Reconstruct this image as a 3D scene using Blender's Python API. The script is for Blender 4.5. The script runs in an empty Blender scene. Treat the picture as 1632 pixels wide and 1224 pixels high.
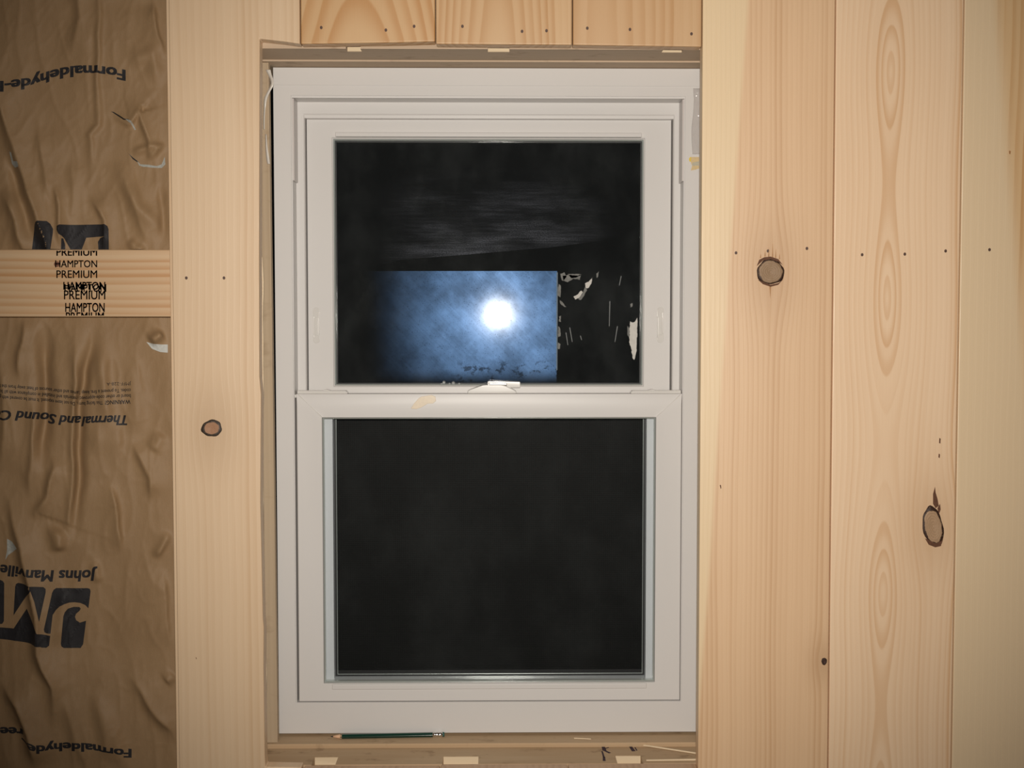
import bpy, bmesh, math, random
from mathutils import Vector, Matrix, Euler, noise as mn
random.seed(7)
S = bpy.context.scene
COL = S.collection
PI = math.pi

# ------------------------------------------------------------------ camera
FPX, IW, IH = 1790.0, 1632.0, 1224.0
CAM = Vector((0.0, -1.49, 1.5))
cd = bpy.data.cameras.new('camera'); cam = bpy.data.objects.new('camera', cd); COL.objects.link(cam)
cd.sensor_width = 36.0; cd.lens = FPX / IW * 36.0; cd.clip_start = 0.02
cam.location = CAM
cam.rotation_euler = (math.radians(90 - 2.5), 0, math.radians(-0.72))
S.camera = cam
RM = cam.rotation_euler.to_matrix()

# ------------------------------------------------------------------ view, world, flash
S.view_settings.view_transform = 'Standard'; S.view_settings.look = 'None'
S.view_settings.gamma = 1.0; S.view_settings.use_curve_mapping = False
S.view_settings.exposure = 0.0
w = bpy.data.worlds.new('night'); S.world = w; w.use_nodes = True
w.node_tree.nodes['Background'].inputs[0].default_value = (0.9, 0.95, 1.0, 1)
w.node_tree.nodes['Background'].inputs[1].default_value = 0.002
fl = bpy.data.lights.new('flash', 'SPOT'); flash = bpy.data.objects.new('flash', fl); COL.objects.link(flash)
fl.energy = 79.0; fl.color = (1.0, 0.93, 0.84); fl.shadow_soft_size = 0.014
fl.spot_size = math.radians(77); fl.spot_blend = 0.85
flash.location = (0.003, -1.49, 1.562)
flash.rotation_euler = (math.radians(90 - 2.0), 0, math.radians(-3.5))

def ray(px, py):
    return RM @ Vector(((px - IW / 2) / FPX, -(py - IH / 2) / FPX, -1.0))
def at(px, py, Y):
    """point of the photograph's pixel on the plane y = Y"""
    v = ray(px, py); t = (Y - CAM.y) / v.y
    return CAM + v * t
def atz(px, py, Z):
    v = ray(px, py); t = (Z - CAM.z) / v.z
    return CAM + v * t
def X(px, Y, py=612): return at(px, py, Y).x
def Z(py, Y, px=790): return at(px, py, Y).z

# ------------------------------------------------------------------ object helpers
def tag(o, label=None, cat=None, group=None, kind=None):
    if label: o['label'] = label
    if cat: o['category'] = cat
    if group: o['group'] = group
    if kind: o['kind'] = kind
    return o
def empty(name, loc=(0, 0, 0)):
    o = bpy.data.objects.new(name, None); COL.objects.link(o); o.location = loc
    o.empty_display_size = 0.05
    return o
def obj(name, bm, m, parent=None, smooth=False, bevel=0.0, seg=2, angle=40):
    bmesh.ops.recalc_face_normals(bm, faces=bm.faces)
    me = bpy.data.meshes.new(name); bm.to_mesh(me); bm.free()
    if smooth:
        for p in me.polygons: p.use_smooth = True
    me.materials.append(m)
    o = bpy.data.objects.new(name, me); COL.objects.link(o)
    if parent is not None:
        o.parent = parent
        par = parent; off = Vector((0, 0, 0))
        while par is not None: off += par.location; par = par.parent
        me.transform(Matrix.Translation(-off))
    if bevel > 0:
        b = o.modifiers.new('bevel', 'BEVEL'); b.width = bevel; b.segments = seg
        b.limit_method = 'ANGLE'; b.angle_limit = math.radians(angle)
        for p in me.polygons: p.use_smooth = True
        n = o.modifiers.new('wn', 'WEIGHTED_NORMAL'); n.keep_sharp = False; n.weight = 100
    return o
def box(bm, x0, x1, y0, y1, z0, z1):
    v = [bm.verts.new((x, y, z)) for x in (x0, x1) for y in (y0, y1) for z in (z0, z1)]
    for f in ((0,1,3,2),(4,6,7,5),(0,4,5,1),(2,3,7,6),(0,2,6,4),(1,5,7,3)):
        bm.faces.new([v[i] for i in f])
def bx(name, m, parent, x0, x1, y0, y1, z0, z1, bevel=0.0, seg=2):
    bm = bmesh.new(); box(bm, min(x0,x1), max(x0,x1), y0, y1, min(z0,z1), max(z0,z1))
    return obj(name, bm, m, parent, bevel=bevel, seg=seg)
def prism(bm, pts, y0, y1):
    """pts: list of (x,z); extruded from y0 to y1"""
    a = [bm.verts.new((x, y0, z)) for x, z in pts]; b = [bm.verts.new((x, y1, z)) for x, z in pts]
    n = len(pts)
    bm.faces.new(a); bm.faces.new(b[::-1])
    for i in range(n): bm.faces.new((a[i], b[i], b[(i+1) % n], a[(i+1) % n]))
def pxpoly(pts, Y): return [(at(x, y, Y).x, at(x, y, Y).z) for x, y in pts]
def ring(bm, loops, close=True):
    """loops: (x0,x1,z0,z1,y) rectangles bridged one to the next, mitred corners"""
    vs = []
    for x0, x1, z0, z1, y in loops:
        vs.append([bm.verts.new(p) for p in ((x0,y,z0),(x1,y,z0),(x1,y,z1),(x0,y,z1))])
    k = len(vs)
    for i in range(k if close else k - 1):
        a, b = vs[i], vs[(i + 1) % k]
        for j in range(4):
            bm.faces.new((a[j], a[(j+1) % 4], b[(j+1) % 4], b[j]))
def PR(l, r, t, b, Y):
    """pixel rectangle on plane Y -> world rectangle loop"""
    m = (t + b) / 2; c = (l + r) / 2
    return (X(l, Y, m), X(r, Y, m), Z(b, Y, c), Z(t, Y, c), Y)
def dy(loop, Y): return loop[:4] + (Y,)
def disc(bm, cx, cz, rx, rz, y0, y1, n=24, rot=0.0, dome=0.0):
    top = []; bot = []
    for i in range(n):
        a = 2 * PI * i / n; u, v = rx * math.cos(a), rz * math.sin(a)
        x = cx + u * math.cos(rot) - v * math.sin(rot); z = cz + u * math.sin(rot) + v * math.cos(rot)
        top.append(bm.verts.new((x, y0, z))); bot.append(bm.verts.new((x, y1, z)))
    c = bm.verts.new((cx, y0 - dome, cz))
    for i in range(n):
        j = (i + 1) % n
        bm.faces.new((top[i], top[j], c)); bm.faces.new((top[i], bot[i], bot[j], top[j]))
    bm.faces.new(bot)

# ------------------------------------------------------------------ shader helpers
class T:
    """tiny arithmetic wrapper round shader sockets"""
    nt = None
    def __init__(s, k): s.k = k
    @staticmethod
    def m(op, *a):
        n = T.nt.nodes.new('ShaderNodeMath'); n.operation = op
        for i, v in enumerate(a):
            if isinstance(v, T): T.nt.links.new(v.k, n.inputs[i])
            else: n.inputs[i].default_value = v
        return T(n.outputs[0])
    def __add__(s, o): return T.m('ADD', s, o)
    __radd__ = __add__
    def __sub__(s, o): return T.m('SUBTRACT', s, o)
    def __rsub__(s, o): return T.m('SUBTRACT', o, s)
    def __mul__(s, o): return T.m('MULTIPLY', s, o)
    __rmul__ = __mul__
    def __truediv__(s, o): return T.m('DIVIDE', s, o)
    def sq(s): return T.m('MULTIPLY', s, s)
    def sqrt(s): return T.m('SQRT', s)
    def exp(s): return T.m('EXPONENT', s)
    def fract(s): return T.m('FRACT', s)
    def sin(s): return T.m('SINE', s)
    def abs(s): return T.m('ABSOLUTE', s)
    def clamp(s): return T.m('MINIMUM', T.m('MAXIMUM', s, 0.0), 1.0)
    def smooth(s, a, b):
        n = T.nt.nodes.new('ShaderNodeMapRange'); n.interpolation_type = 'SMOOTHSTEP'
        T.nt.links.new(s.k, n.inputs[0]); n.inputs[1].default_value = a; n.inputs[2].default_value = b
        return T(n.outputs[0])
def vec(x, y, z):
    n = T.nt.nodes.new('ShaderNodeCombineXYZ')
    for i, v in enumerate((x, y, z)):
        if isinstance(v, T): T.nt.links.new(v.k, n.inputs[i])
        else: n.inputs[i].default_value = v
    return n.outputs[0]
def noise(v, scale=1.0, detail=2.0, rough=0.5):
    n = T.nt.nodes.new('ShaderNodeTexNoise'); T.nt.links.new(v, n.inputs['Vector'])
    n.inputs['Scale'].default_value = scale; n.inputs['Detail'].default_value = detail
    n.inputs['Roughness'].default_value = rough
    return T(n.outputs[0])
def mix(f, a, b, mode='MIX'):
    n = T.nt.nodes.new('ShaderNodeMix'); n.data_type = 'RGBA'; n.blend_type = mode; n.clamp_factor = True
    if isinstance(f, T): T.nt.links.new(f.k, n.inputs[0])
    else: n.inputs[0].default_value = f
    for v, i in ((a, 6), (b, 7)):
        if isinstance(v, (tuple, list)): n.inputs[i].default_value = tuple(v[:3]) + (1,)
        else: T.nt.links.new(v, n.inputs[i])
    return n.outputs[2]
def newmat(name):
    m = bpy.data.materials.new(name); m.use_nodes = True; T.nt = m.node_tree
    b = m.node_tree.nodes['Principled BSDF']
    return m, m.node_tree, b
def coords():
    c = T.nt.nodes.new('ShaderNodeTexCoord'); s = T.nt.nodes.new('ShaderNodeSeparateXYZ')
    T.nt.links.new(c.outputs['Object'], s.inputs[0])
    return c.outputs['Object'], T(s.outputs[0]), T(s.outputs[1]), T(s.outputs[2])
def bump(b, h, strength, dist=0.001):
    n = T.nt.nodes.new('ShaderNodeBump'); n.inputs['Strength'].default_value = strength
    n.inputs['Distance'].default_value = dist
    T.nt.links.new(h.k, n.inputs['Height']); T.nt.links.new(n.outputs[0], b.inputs['Normal'])
def plain(name, col, rough=0.5, spec=0.5, metal=0.0, var=0.06, vs=60.0, coat=0.0):
    m, nt, b = newmat(name)
    co, x, y, z = coords()
    n = noise(co, vs, 3.0)
    c = mix(n, tuple(c * (1 - var) for c in col), tuple(min(1, c * (1 + var)) for c in col))
    nt.links.new(c, b.inputs['Base Color'])
    b.inputs['Roughness'].default_value = rough; b.inputs['Specular IOR Level'].default_value = spec
    b.inputs['Metallic'].default_value = metal; b.inputs['Coat Weight'].default_value = coat
    return m

def wood(name, light, dark, x0=0.0, d0=0.02, slope=0.02, wob=0.02, freq=120.0, contrast=0.5, seed=0.0,
         knots=(), sap=None, rough=0.47, axis='z', tint=0.25, fiber=0.15, stain=0.0, spec=0.95, sinu=None):
    """sawn softwood: growth rings cut lengthwise, bent round the knots"""
    m, nt, b = newmat(name)
    co, x, y, z = coords()
    if axis == 'x': x, z = z, x
    if axis == 'x': y = y
    xp = x
    halo = None
    for kx, kz, s in knots:
        dx = x - kx; dz = z - kz
        g = ((dx.sq() * (1 / (s * s)) + dz.sq() * (1 / (s * s * 5.0))) * -1.0).exp()
        xp = xp - dx * g * 0.8
        gh = ((dx.sq() * (1 / (s * s * 2.2)) + dz.sq() * (1 / (s * s * 5.0))) * -1.0).exp()
        halo = gh if halo is None else halo + gh
    nl = noise(vec(x * 5.0 + seed, y * 5.0, z * 1.6), 1.0, 2.0) - 0.5
    nm = noise(vec(x * 30.0 + seed * 3, y * 20.0, z * 3.5), 1.0, 2.0) - 0.5
    d = z * slope + (d0 - 1.5 * slope) + nl * wob
    if sinu: d = d + (z * sinu[1] + sinu[2]).sin() * sinu[0]
    r = ((xp - x0 + nm * 0.004).sq() + (d + y * 0.5).sq()).sqrt()
    ph = r * freq + nl * 1.5
    f = ph.fract()
    ring_ = f.smooth(0.15, 0.86) * (1.0 - f.smooth(0.88, 1.0))
    band = noise(vec(ph * 0.45 + seed, 0.0, z * 0.3), 1.0, 2.0)
    fib = noise(vec(x * 900.0, y * 300.0, z * 14.0 + seed), 1.0, 3.0, 0.6) - 0.5
    big = noise(vec(x * 9.0 + seed * 7, y * 3.0, z * 2.5), 1.0, 3.0)
    t = (ring_ * band.smooth(0.25, 0.75) * contrast + (big - 0.5) * tint + fib * fiber + (band - 0.5) * contrast * 0.7 + 0.3).clamp()
    c = mix(t, light, dark)
    if sap:   # (edge x at z=1.5, slope, colour)
        e = (x - sap[0] - (z - 1.5) * sap[1] - nl * 0.01) 
        c = mix(1.0 - e.smooth(-sap[3], sap[3]), c, mix((fib + 0.4).clamp(), sap[2], tuple(v * 0.9 for v in sap[2])))
    if halo is not None:
        c = mix((halo * 0.55).clamp(), c, tuple(v * 0.82 for v in dark))
    if stain:
        st = noise(vec(x * 14.0 + seed, y * 40.0, z * 26.0), 1.0, 4.0, 0.6)
        c = mix(st.smooth(0.56, 0.75) * stain, c, (0.20, 0.12, 0.06))
    nt.links.new(c, b.inputs['Base Color'])
    ro = (fib * 0.45 + rough).clamp(); nt.links.new(ro.k, b.inputs['Roughness'])
    b.inputs['Specular IOR Level'].default_value = spec
    bump(b, fib + ring_ * 0.5, 0.15, 0.0006)
    return m

# ------------------------------------------------------------------ depths (metres behind the board faces)
BT = 0.019                 # board thickness
YS = 0.080                 # back of front framing piece
YF = 0.112                 # face of the vinyl frame
YI = 0.050                 # kraft facing, mean plane
CEIL = 2.44

# ------------------------------------------------------------------ materials
L2, D2 = (0.96, 0.715, 0.487), (0.75, 0.465, 0.25)
k1 = at(337, 683, 0); k2 = at(1228, 434, 0); k3 = at(1487, 838, 0); k4 = at(1313, 1054, 0)
M_left = wood('pine_left', (0.804, 0.598, 0.396), (0.643, 0.422, 0.236), x0=X(330, 0) - 0.09, d0=0.01, slope=0.01, wob=0.03, freq=110, contrast=0.45, seed=1.3,
              knots=[(k1.x, k1.z, 0.026)], tint=0.5)
M_r1 = wood('pine_right_a', (0.865, 0.597, 0.366), (0.658, 0.398, 0.209), x0=X(1100, 0) - 0.10, d0=0.02, slope=0.015, wob=0.05, freq=150, contrast=0.5, seed=4.1,
            knots=[(k2.x, k2.z, 0.030), (k4.x, k4.z, 0.014)],
            sap=(X(1155, 0), 0.06, (0.90, 0.68, 0.42), 0.004), tint=0.6)
M_r2 = wood('pine_right_b', L2, D2, x0=X(1412, 0), d0=0.004, slope=0.0, wob=0.015, freq=150, contrast=0.65, seed=2.2,
            knots=[(k3.x, k3.z, 0.030)], tint=0.45, sinu=(0.022, 9.0, 2.0))
M_r3 = wood('pine_right_c', (0.834, 0.582, 0.321), (0.621, 0.349, 0.143), x0=X(1660, 0), d0=0.01, slope=0.03, wob=0.03, freq=110, contrast=0.6, seed=6.7, tint=0.4, sap=(X(1630, 0), -0.1, (0.86, 0.655, 0.42), 0.012))
M_t1 = wood('pine_top_a', (0.709, 0.472, 0.245), (0.540, 0.270, 0.089), x0=X(575, 0), d0=0.075, slope=0.13, wob=0.01, freq=135, contrast=0.75, seed=3.3, tint=0.2)
M_t2 = wood('pine_top_b', (0.709, 0.472, 0.253), (0.540, 0.287, 0.108), x0=X(790, 0), d0=0.03, slope=0.05, wob=0.02, freq=130, contrast=0.7, seed=8.2, tint=0.2)
M_t3 = wood('pine_top_c', (0.700, 0.456, 0.245), (0.557, 0.304, 0.123), x0=X(960, 0), d0=0.03, slope=0.02, wob=0.02, freq=90, contrast=0.6, seed=9.4, tint=0.2)
M_b = wood('pine_sill_boards', (0.594, 0.378, 0.216), (0.423, 0.234, 0.113), x0=X(700, 0), d0=0.02, slope=0.04, wob=0.03, freq=110, contrast=0.5, seed=5.4, tint=0.3)
M_grey = wood('framing_lumber', (0.589, 0.461, 0.337), (0.418, 0.304, 0.204), x0=1.4, d0=0.05, slope=0.02, wob=0.05, freq=130, contrast=0.4, seed=2.9, axis='x', rough=0.7, stain=0.45, spec=0.2, tint=0.5)
M_sill = wood('sill_lumber', (0.607, 0.460, 0.304), (0.423, 0.276, 0.152), x0=0.9, d0=0.05, slope=0.02, wob=0.05, freq=130, contrast=0.5, seed=7.9, axis='x', rough=0.7, stain=0.6, spec=0.2, tint=0.5)
M_jamb = wood('jamb_lumber', (0.54, 0.425, 0.295), (0.38, 0.28, 0.18), x0=-0.36, d0=0.05, slope=0.02, wob=0.03, freq=130, contrast=0.4, seed=3.7, rough=0.7, stain=0.4, spec=0.2, tint=0.5)
M_raw_lit = wood('fresh_and_lit_wood', (0.828, 0.699, 0.506), (0.718, 0.552, 0.350), x0=0, d0=0.02, slope=0.02, wob=0.03, freq=200, contrast=0.4, seed=1.9, axis='x', rough=0.7, spec=0.2)  # raw edges and splinters; on the notches its paleness stands in for light
kb = at(90, 420, BT)
M_block = wood('blocking_lumber', (0.736, 0.534, 0.331), (0.570, 0.304, 0.129), x0=kb.z - 0.012, d0=0.03, slope=0.03, wob=0.03, freq=100, contrast=1.0, seed=4.8, axis='x',
               knots=[(kb.z, kb.x, 0.012)], tint=0.15)
M_stud = wood('stud_lumber', (0.74, 0.54, 0.33), (0.56, 0.33, 0.15), x0=-0.8, d0=0.03, slope=0.02, wob=0.03, freq=110, contrast=0.6, seed=1.1)
M_vinyl = plain('white_vinyl', (0.675, 0.655, 0.638), rough=0.36, spec=0.3, var=0.015, vs=9.0)
M_vinyl2 = plain('vinyl_hardware', (0.69, 0.67, 0.64), rough=0.18, spec=0.5, var=0.01)
M_stop = plain('jamb_liner_vinyl', (0.60, 0.56, 0.54), rough=0.35, var=0.02)
M_spacer = plain('spacer_grey', (0.64, 0.665, 0.69), rough=0.35, var=0.02)
M_metal = plain('spacer_metal', (0.55, 0.60, 0.58), rough=0.22, spec=0.6, metal=0.5, var=0.03)
M_black = plain('black_rubber', (0.012, 0.012, 0.013), rough=0.5, var=0.1)
M_ink = plain('print_ink', (0.028, 0.026, 0.028), rough=0.6, spec=0.25, var=0.25, vs=120.0)
M_stamp = plain('stamp_ink', (0.05, 0.03, 0.045), rough=0.7, spec=0.2, var=0.5, vs=300.0)
M_nail = plain('nail_steel', (0.10, 0.055, 0.04), rough=0.5, spec=0.5, var=0.3, vs=800)
M_fibre = plain('glass_fibre', (0.62, 0.62, 0.58), rough=0.95, spec=0.1, var=0.2, vs=300)
M_green = plain('green_lacquer', (0.004, 0.036, 0.023), rough=0.15, spec=0.6, var=0.2, vs=40, coat=0.5)
M_ferr = plain('ferrule_metal', (0.75, 0.75, 0.75), rough=0.18, metal=1.0, var=0.1, vs=400)
M_erase = plain('dark_eraser', (0.03, 0.10, 0.085), rough=0.6, var=0.2)
M_lead = plain('graphite', (0.02, 0.02, 0.02), rough=0.4, var=0.2)
M_tipw = plain('cedar_tip', (0.75, 0.47, 0.29), rough=0.7, var=0.15, vs=300)
M_label = plain('label_paper', (0.62, 0.60, 0.56), rough=0.8, spec=0.2, var=0.2, vs=120)
M_glue = plain('dried_glue', (0.72, 0.60, 0.44), rough=0.35, var=0.08, vs=200)
M_plastic = plain('torn_white_plastic', (0.72, 0.68, 0.62), rough=0.3, var=0.08, vs=200)
M_floor = wood('subfloor', (0.60, 0.42, 0.24), (0.42, 0.27, 0.13), x0=0.2, d0=0.1, slope=0.1, wob=0.2, freq=30, contrast=0.5, seed=2.4, axis='x', rough=0.7)
M_ceil = plain('ceiling_board', (0.62, 0.60, 0.56), rough=0.9, var=0.04)

def kraft_mat():
    m, nt, b = newmat('kraft_paper')
    co, x, y, z = coords()
    n1 = noise(co, 14.0, 4.0, 0.6); n2 = noise(vec(x * 500.0, y * 500.0, z * 500.0), 1.0, 3.0, 0.7)
    n3 = noise(vec(x * 90.0, 3.0, z * 26.0), 1.0, 4.0, 0.65)
    c = mix(n1, (0.29, 0.178, 0.088), (0.38, 0.245, 0.13))
    c = mix((n2 - 0.3).clamp() * 0.5, c, (0.26, 0.165, 0.085))
    nt.links.new(c, b.inputs['Base Color'])
    b.inputs['Roughness'].default_value = 0.6; b.inputs['Specular IOR Level'].default_value = 0.35
    bump(b, n3 + n2 * 0.2, 0.2, 0.003)
    return m
M_kraft = kraft_mat()

def glass_mat(name, dust=0.02, seed=0.0, base=0.3, top=None):
    m, nt, b = newmat(name); nt.nodes.remove(b)
    co, x, y, z = coords()
    out = nt.nodes['Material Output']
    fr = nt.nodes.new('ShaderNodeFresnel'); fr.inputs[0].default_value = 1.5
    tr = nt.nodes.new('ShaderNodeBsdfTransparent'); tr.inputs[0].default_value = (0.98, 0.985, 0.985, 1)
    gl = nt.nodes.new('ShaderNodeBsdfGlossy'); gl.inputs['Roughness'].default_value = 0.02
    mx = nt.nodes.new('ShaderNodeMixShader')
    nt.links.new(fr.outputs[0], mx.inputs[0]); nt.links.new(tr.outputs[0], mx.inputs[1]); nt.links.new(gl.outputs[0], mx.inputs[2])
    df = nt.nodes.new('ShaderNodeBsdfDiffuse'); df.inputs[0].default_value = (0.55, 0.6, 0.6, 1)
    n1 = noise(vec(x * 9.0 + seed, y, z * 6.0), 1.0, 5.0, 0.65).smooth(0.38, 0.78)
    if top: n1 = n1 * (z.smooth(*top) * 0.9 + 0.1)
    sp = noise(vec(x * 420.0 + seed, y, z * 420.0), 1.0, 1.0).smooth(0.79, 0.83)
    f = (n1 * dust + sp * 0.12 * n1 + dust * base).clamp()
    m2 = nt.nodes.new('ShaderNodeMixShader')
    nt.links.new(f.k, m2.inputs[0]); nt.links.new(mx.outputs[0], m2.inputs[1]); nt.links.new(df.outputs[0], m2.inputs[2])
    nt.links.new(m2.outputs[0], out.inputs[0])
    return m
M_glass_u = glass_mat('glass_dusty_upper', 0.016, 3.0, 0.45)
M_glass_l = glass_mat('glass_dusty_lower', 0.085, 9.0, 0.04, (Z(900, 0.13), Z(690, 0.13)))

def film_mat(name, col, rough, amount, mask, core=None):
    """thin clear residue: lets most light through, scatters the flash in a broad gloss"""
    m, nt, b = newmat(name); nt.nodes.remove(b)
    co, x, y, z = coords()
    out = nt.nodes['Material Output']
    tr = nt.nodes.new('ShaderNodeBsdfTransparent')
    gl = nt.nodes.new('ShaderNodeBsdfGlossy'); gl.inputs['Roughness'].default_value = rough
    gl.inputs[0].default_value = col + (1,)
    if core:  # tight whitish second lobe imitates bloom round the flash reflection
        g2 = nt.nodes.new('ShaderNodeBsdfGlossy'); g2.inputs['Roughness'].default_value = core[0]; g2.inputs[0].default_value = (0.9, 0.95, 1.0, 1)
        mg = nt.nodes.new('ShaderNodeMixShader'); mg.inputs[0].default_value = core[1]
        nt.links.new(gl.outputs[0], mg.inputs[1]); nt.links.new(g2.outputs[0], mg.inputs[2]); gl = mg
    f = (mask(x, y, z) * amount).clamp()
    mx = nt.nodes.new('ShaderNodeMixShader')
    nt.links.new(f.k, mx.inputs[0]); nt.links.new(tr.outputs[0], mx.inputs[1]); nt.links.new(gl.outputs[0], mx.inputs[2])
    nt.links.new(mx.outputs[0], out.inputs[0])
    return m

def screen_mat():
    m, nt, b = newmat('fly_screen')
    co, x, y, z = coords()
    out = nt.nodes['Material Output']
    p = 1 / 0.0014
    wx = (x * p).fract().smooth(0.0, 0.02) * (1.0 - (x * p).fract().smooth(0.26, 0.28))
    wz = (z * p).fract().smooth(0.0, 0.02) * (1.0 - (z * p).fract().smooth(0.26, 0.28))
    f = T.m('MAXIMUM', wx, wz)
    b.inputs['Base Color'].default_value = (0.009, 0.009, 0.008, 1); b.inputs['Roughness'].default_value = 0.5; b.inputs['Specular IOR Level'].default_value = 0.15
    tr = nt.nodes.new('ShaderNodeBsdfTransparent'); mx = nt.nodes.new('ShaderNodeMixShader')
    nt.links.new(f.k, mx.inputs[0]); nt.links.new(tr.outputs[0], mx.inputs[1]); nt.links.new(b.outputs[0], mx.inputs[2])
    nt.links.new(mx.outputs[0], out.inputs[0])
    return m
M_screen = screen_mat()

# ================================================================== SETTING
fb = bmesh.new(); box(fb, -1.6, 1.8, -2.6, 0.2, -0.02, 0.0)
tag(obj('floor', fb, M_floor), kind='structure')
cb = bmesh.new(); box(cb, -1.6, 1.8, -2.6, 0.2, CEIL, CEIL + 0.02)
tag(obj('ceiling', cb, M_ceil), kind='structure')

wall = tag(empty('wall_back'), 'wall of vertical pale pine planks around the white window', 'wall', kind='structure')
def plank(pts, m, label=None, y0=0.0):
    bm = bmesh.new(); prism(bm, pts, y0, y0 + BT)
    o = obj('plank', bm, m, wall, bevel=0.0016, seg=2)
    if label: o['label'] = label
    return o
xl = lambda px, py: at(px, py, 0).x
zl = lambda px, py: at(px, py, 0).z
zt = zl(700, 71); ZS = Z(1217.5, BT)
# left board, notched round the opening (saw-cut edge wanders)
cut = [(478, 70), (450, 66), (414, 62), (413.5, 200), (413, 400), (413.5, 600), (416, 628), (415, 800), (419, 985), (420.5, 1000), (420, 1060), (422, 1205), (423, 1222), (480, 1223)]
pl = [(xl(268, 0), CEIL), (xl(478, 0), CEIL)] + pxpoly(cut, 0) + [(xl(481, 1224), 0.001), (xl(286, 1224), 0.001)]
p_left = plank(pl, M_left, 'notched plank left of the window with one round knot')
p_t1 = plank([(xl(479.5, 0), CEIL), (xl(693.5, 0), CEIL), (xl(693.5, 68), zl(693, 66)), (xl(640, 68), zl(640, 67.5)), (xl(479.5, 70), zl(480, 70))], M_t1)
p_t2 = plank([(xl(695, 0), CEIL), (xl(911.5, 0), CEIL), (xl(911.5, 70), zl(911, 71.5)), (xl(695, 70), zl(695, 70))], M_t2)
p_t3 = plank([(xl(913, 0), CEIL), (xl(1118, 0), CEIL), (xl(1118, 70), zl(1118, 74.5)), (xl(913, 70), zl(913, 71.5))], M_t3)
p_b1 = plank([(xl(482, 1220), ZS - 0.0006), (xl(700, 1220), ZS - 0.0012), (xl(700, 1220), 0.001), (xl(482, 1220), 0.001)], M_b)
p_b2 = plank([(xl(701.5, 1220), ZS - 0.0002), (xl(905, 1220), ZS - 0.0003), (xl(905, 1220), 0.001), (xl(701.5, 1220), 0.001)], M_b)
p_b3 = plank([(xl(906.5, 1220), ZS - 0.0001), (xl(1112, 1220), ZS - 0.0001), (xl(1112, 1220), 0.001), (xl(906.5, 1220), 0.001)], M_b)
def vplank(a0, a1, b0, b1, m, label=None, yo=0.0):
    k0 = (a1 - a0) ; 
    return plank([(xl(a0, 0), CEIL), (xl(b0, 0), CEIL), (xl(b1, 1224), 0.001), (xl(a1, 1224), 0.001)], m, label, yo)
p_r1 = vplank(1119.5, 1113.5, 1330, 1321.5, M_r1, 'plank right of the window with a large round knot')
p_r2 = vplank(1331.5, 1323, 1536, 1516, M_r2, 'plank with a tall oval knot')
p_r3 = vplank(1537.5, 1517.5, 1745, 1722, M_r3)
p_r4 = vplank(1746.5, 1723.5, 1955, 1930, M_left)
def tongue(px0, px1):  # the tongue that closes each joint
    bm = bmesh.new()
    a, b_ = at(px0, 0, 0), at(px1, 1224, 0)
    prism(bm, [(a.x - 0.004, CEIL - 0.002), (a.x + 0.004, CEIL - 0.002), (b_.x + 0.004, 0.002), (b_.x - 0.004, 0.002)], 0.0045, 0.012)
    return bm

bm = bmesh.new()
prism(bm, [(xl(262, 0), CEIL - 0.002), (xl(272, 0), CEIL - 0.002), (xl(290, 1224), 0.002), (xl(280, 1224), 0.002)], 0.0062, 0.0125)
obj('tongue', bm, M_left, p_left, bevel=0.0008)
# nails (slightly sunk heads)
def nails(p, pts):
    for x, y in pts:
        c = at(x, y, 0); bm = bmesh.new()
        disc(bm, c.x, c.z, 0.0018, 0.0022, -0.0003, 0.004, 12)
        obj('nail_head', bm, M_nail, p)
nails(p_left, [(297, 443), (357, 443)])
nails(p_t1, [(512, 44), (615, 48), (660, 42)])
nails(p_t2, [(737, 42), (832, 50), (871, 49)])
nails(p_t3, [(936, 45), (1004, 47), (1102, 54)])
nails(p_r1, [(1173, 403), (1224, 400), (1286, 396)])
nails(p_r2, [(1374, 406), (1442, 405), (1507, 400)])
nails(p_r3, [(1577, 398)])

# knots
def knot_mat(name, c, rx, rz, rot, core, rim, seed=0.0, inner=0.72):
    m, nt, b = newmat(name)
    co, x, y, z = coords()
    dx = x - c.x; dz = z - c.z
    u = (dx * math.cos(rot) + dz * math.sin(rot)) / rx; v = (dz * math.cos(rot) - dx * math.sin(rot)) / rz
    nn = noise(vec(x * 160.0 + seed, 0.0, z * 160.0), 1.0, 3.0) - 0.5
    r = (u.sq() + v.sq()).sqrt() + nn * 0.28
    rings = (r * 7.0).fract().smooth(0.2, 0.9)
    cc = mix(rings * 0.35, core, tuple(q * 0.55 for q in core))
    cc = mix(r.smooth(inner, inner + 0.1), cc, rim)
    cc = mix(noise(vec(x * 500.0, 1.0, z * 500.0), 1.0, 2.0).smooth(0.62, 0.7) * r.smooth(0.4, 0.6) * 0.6, cc, (0.30, 0.22, 0.14))
    nt.links.new(cc, b.inputs['Base Color']); b.inputs['Roughness'].default_value = 0.6
    bump(b, rings + nn, 0.3, 0.001)
    return m
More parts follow.
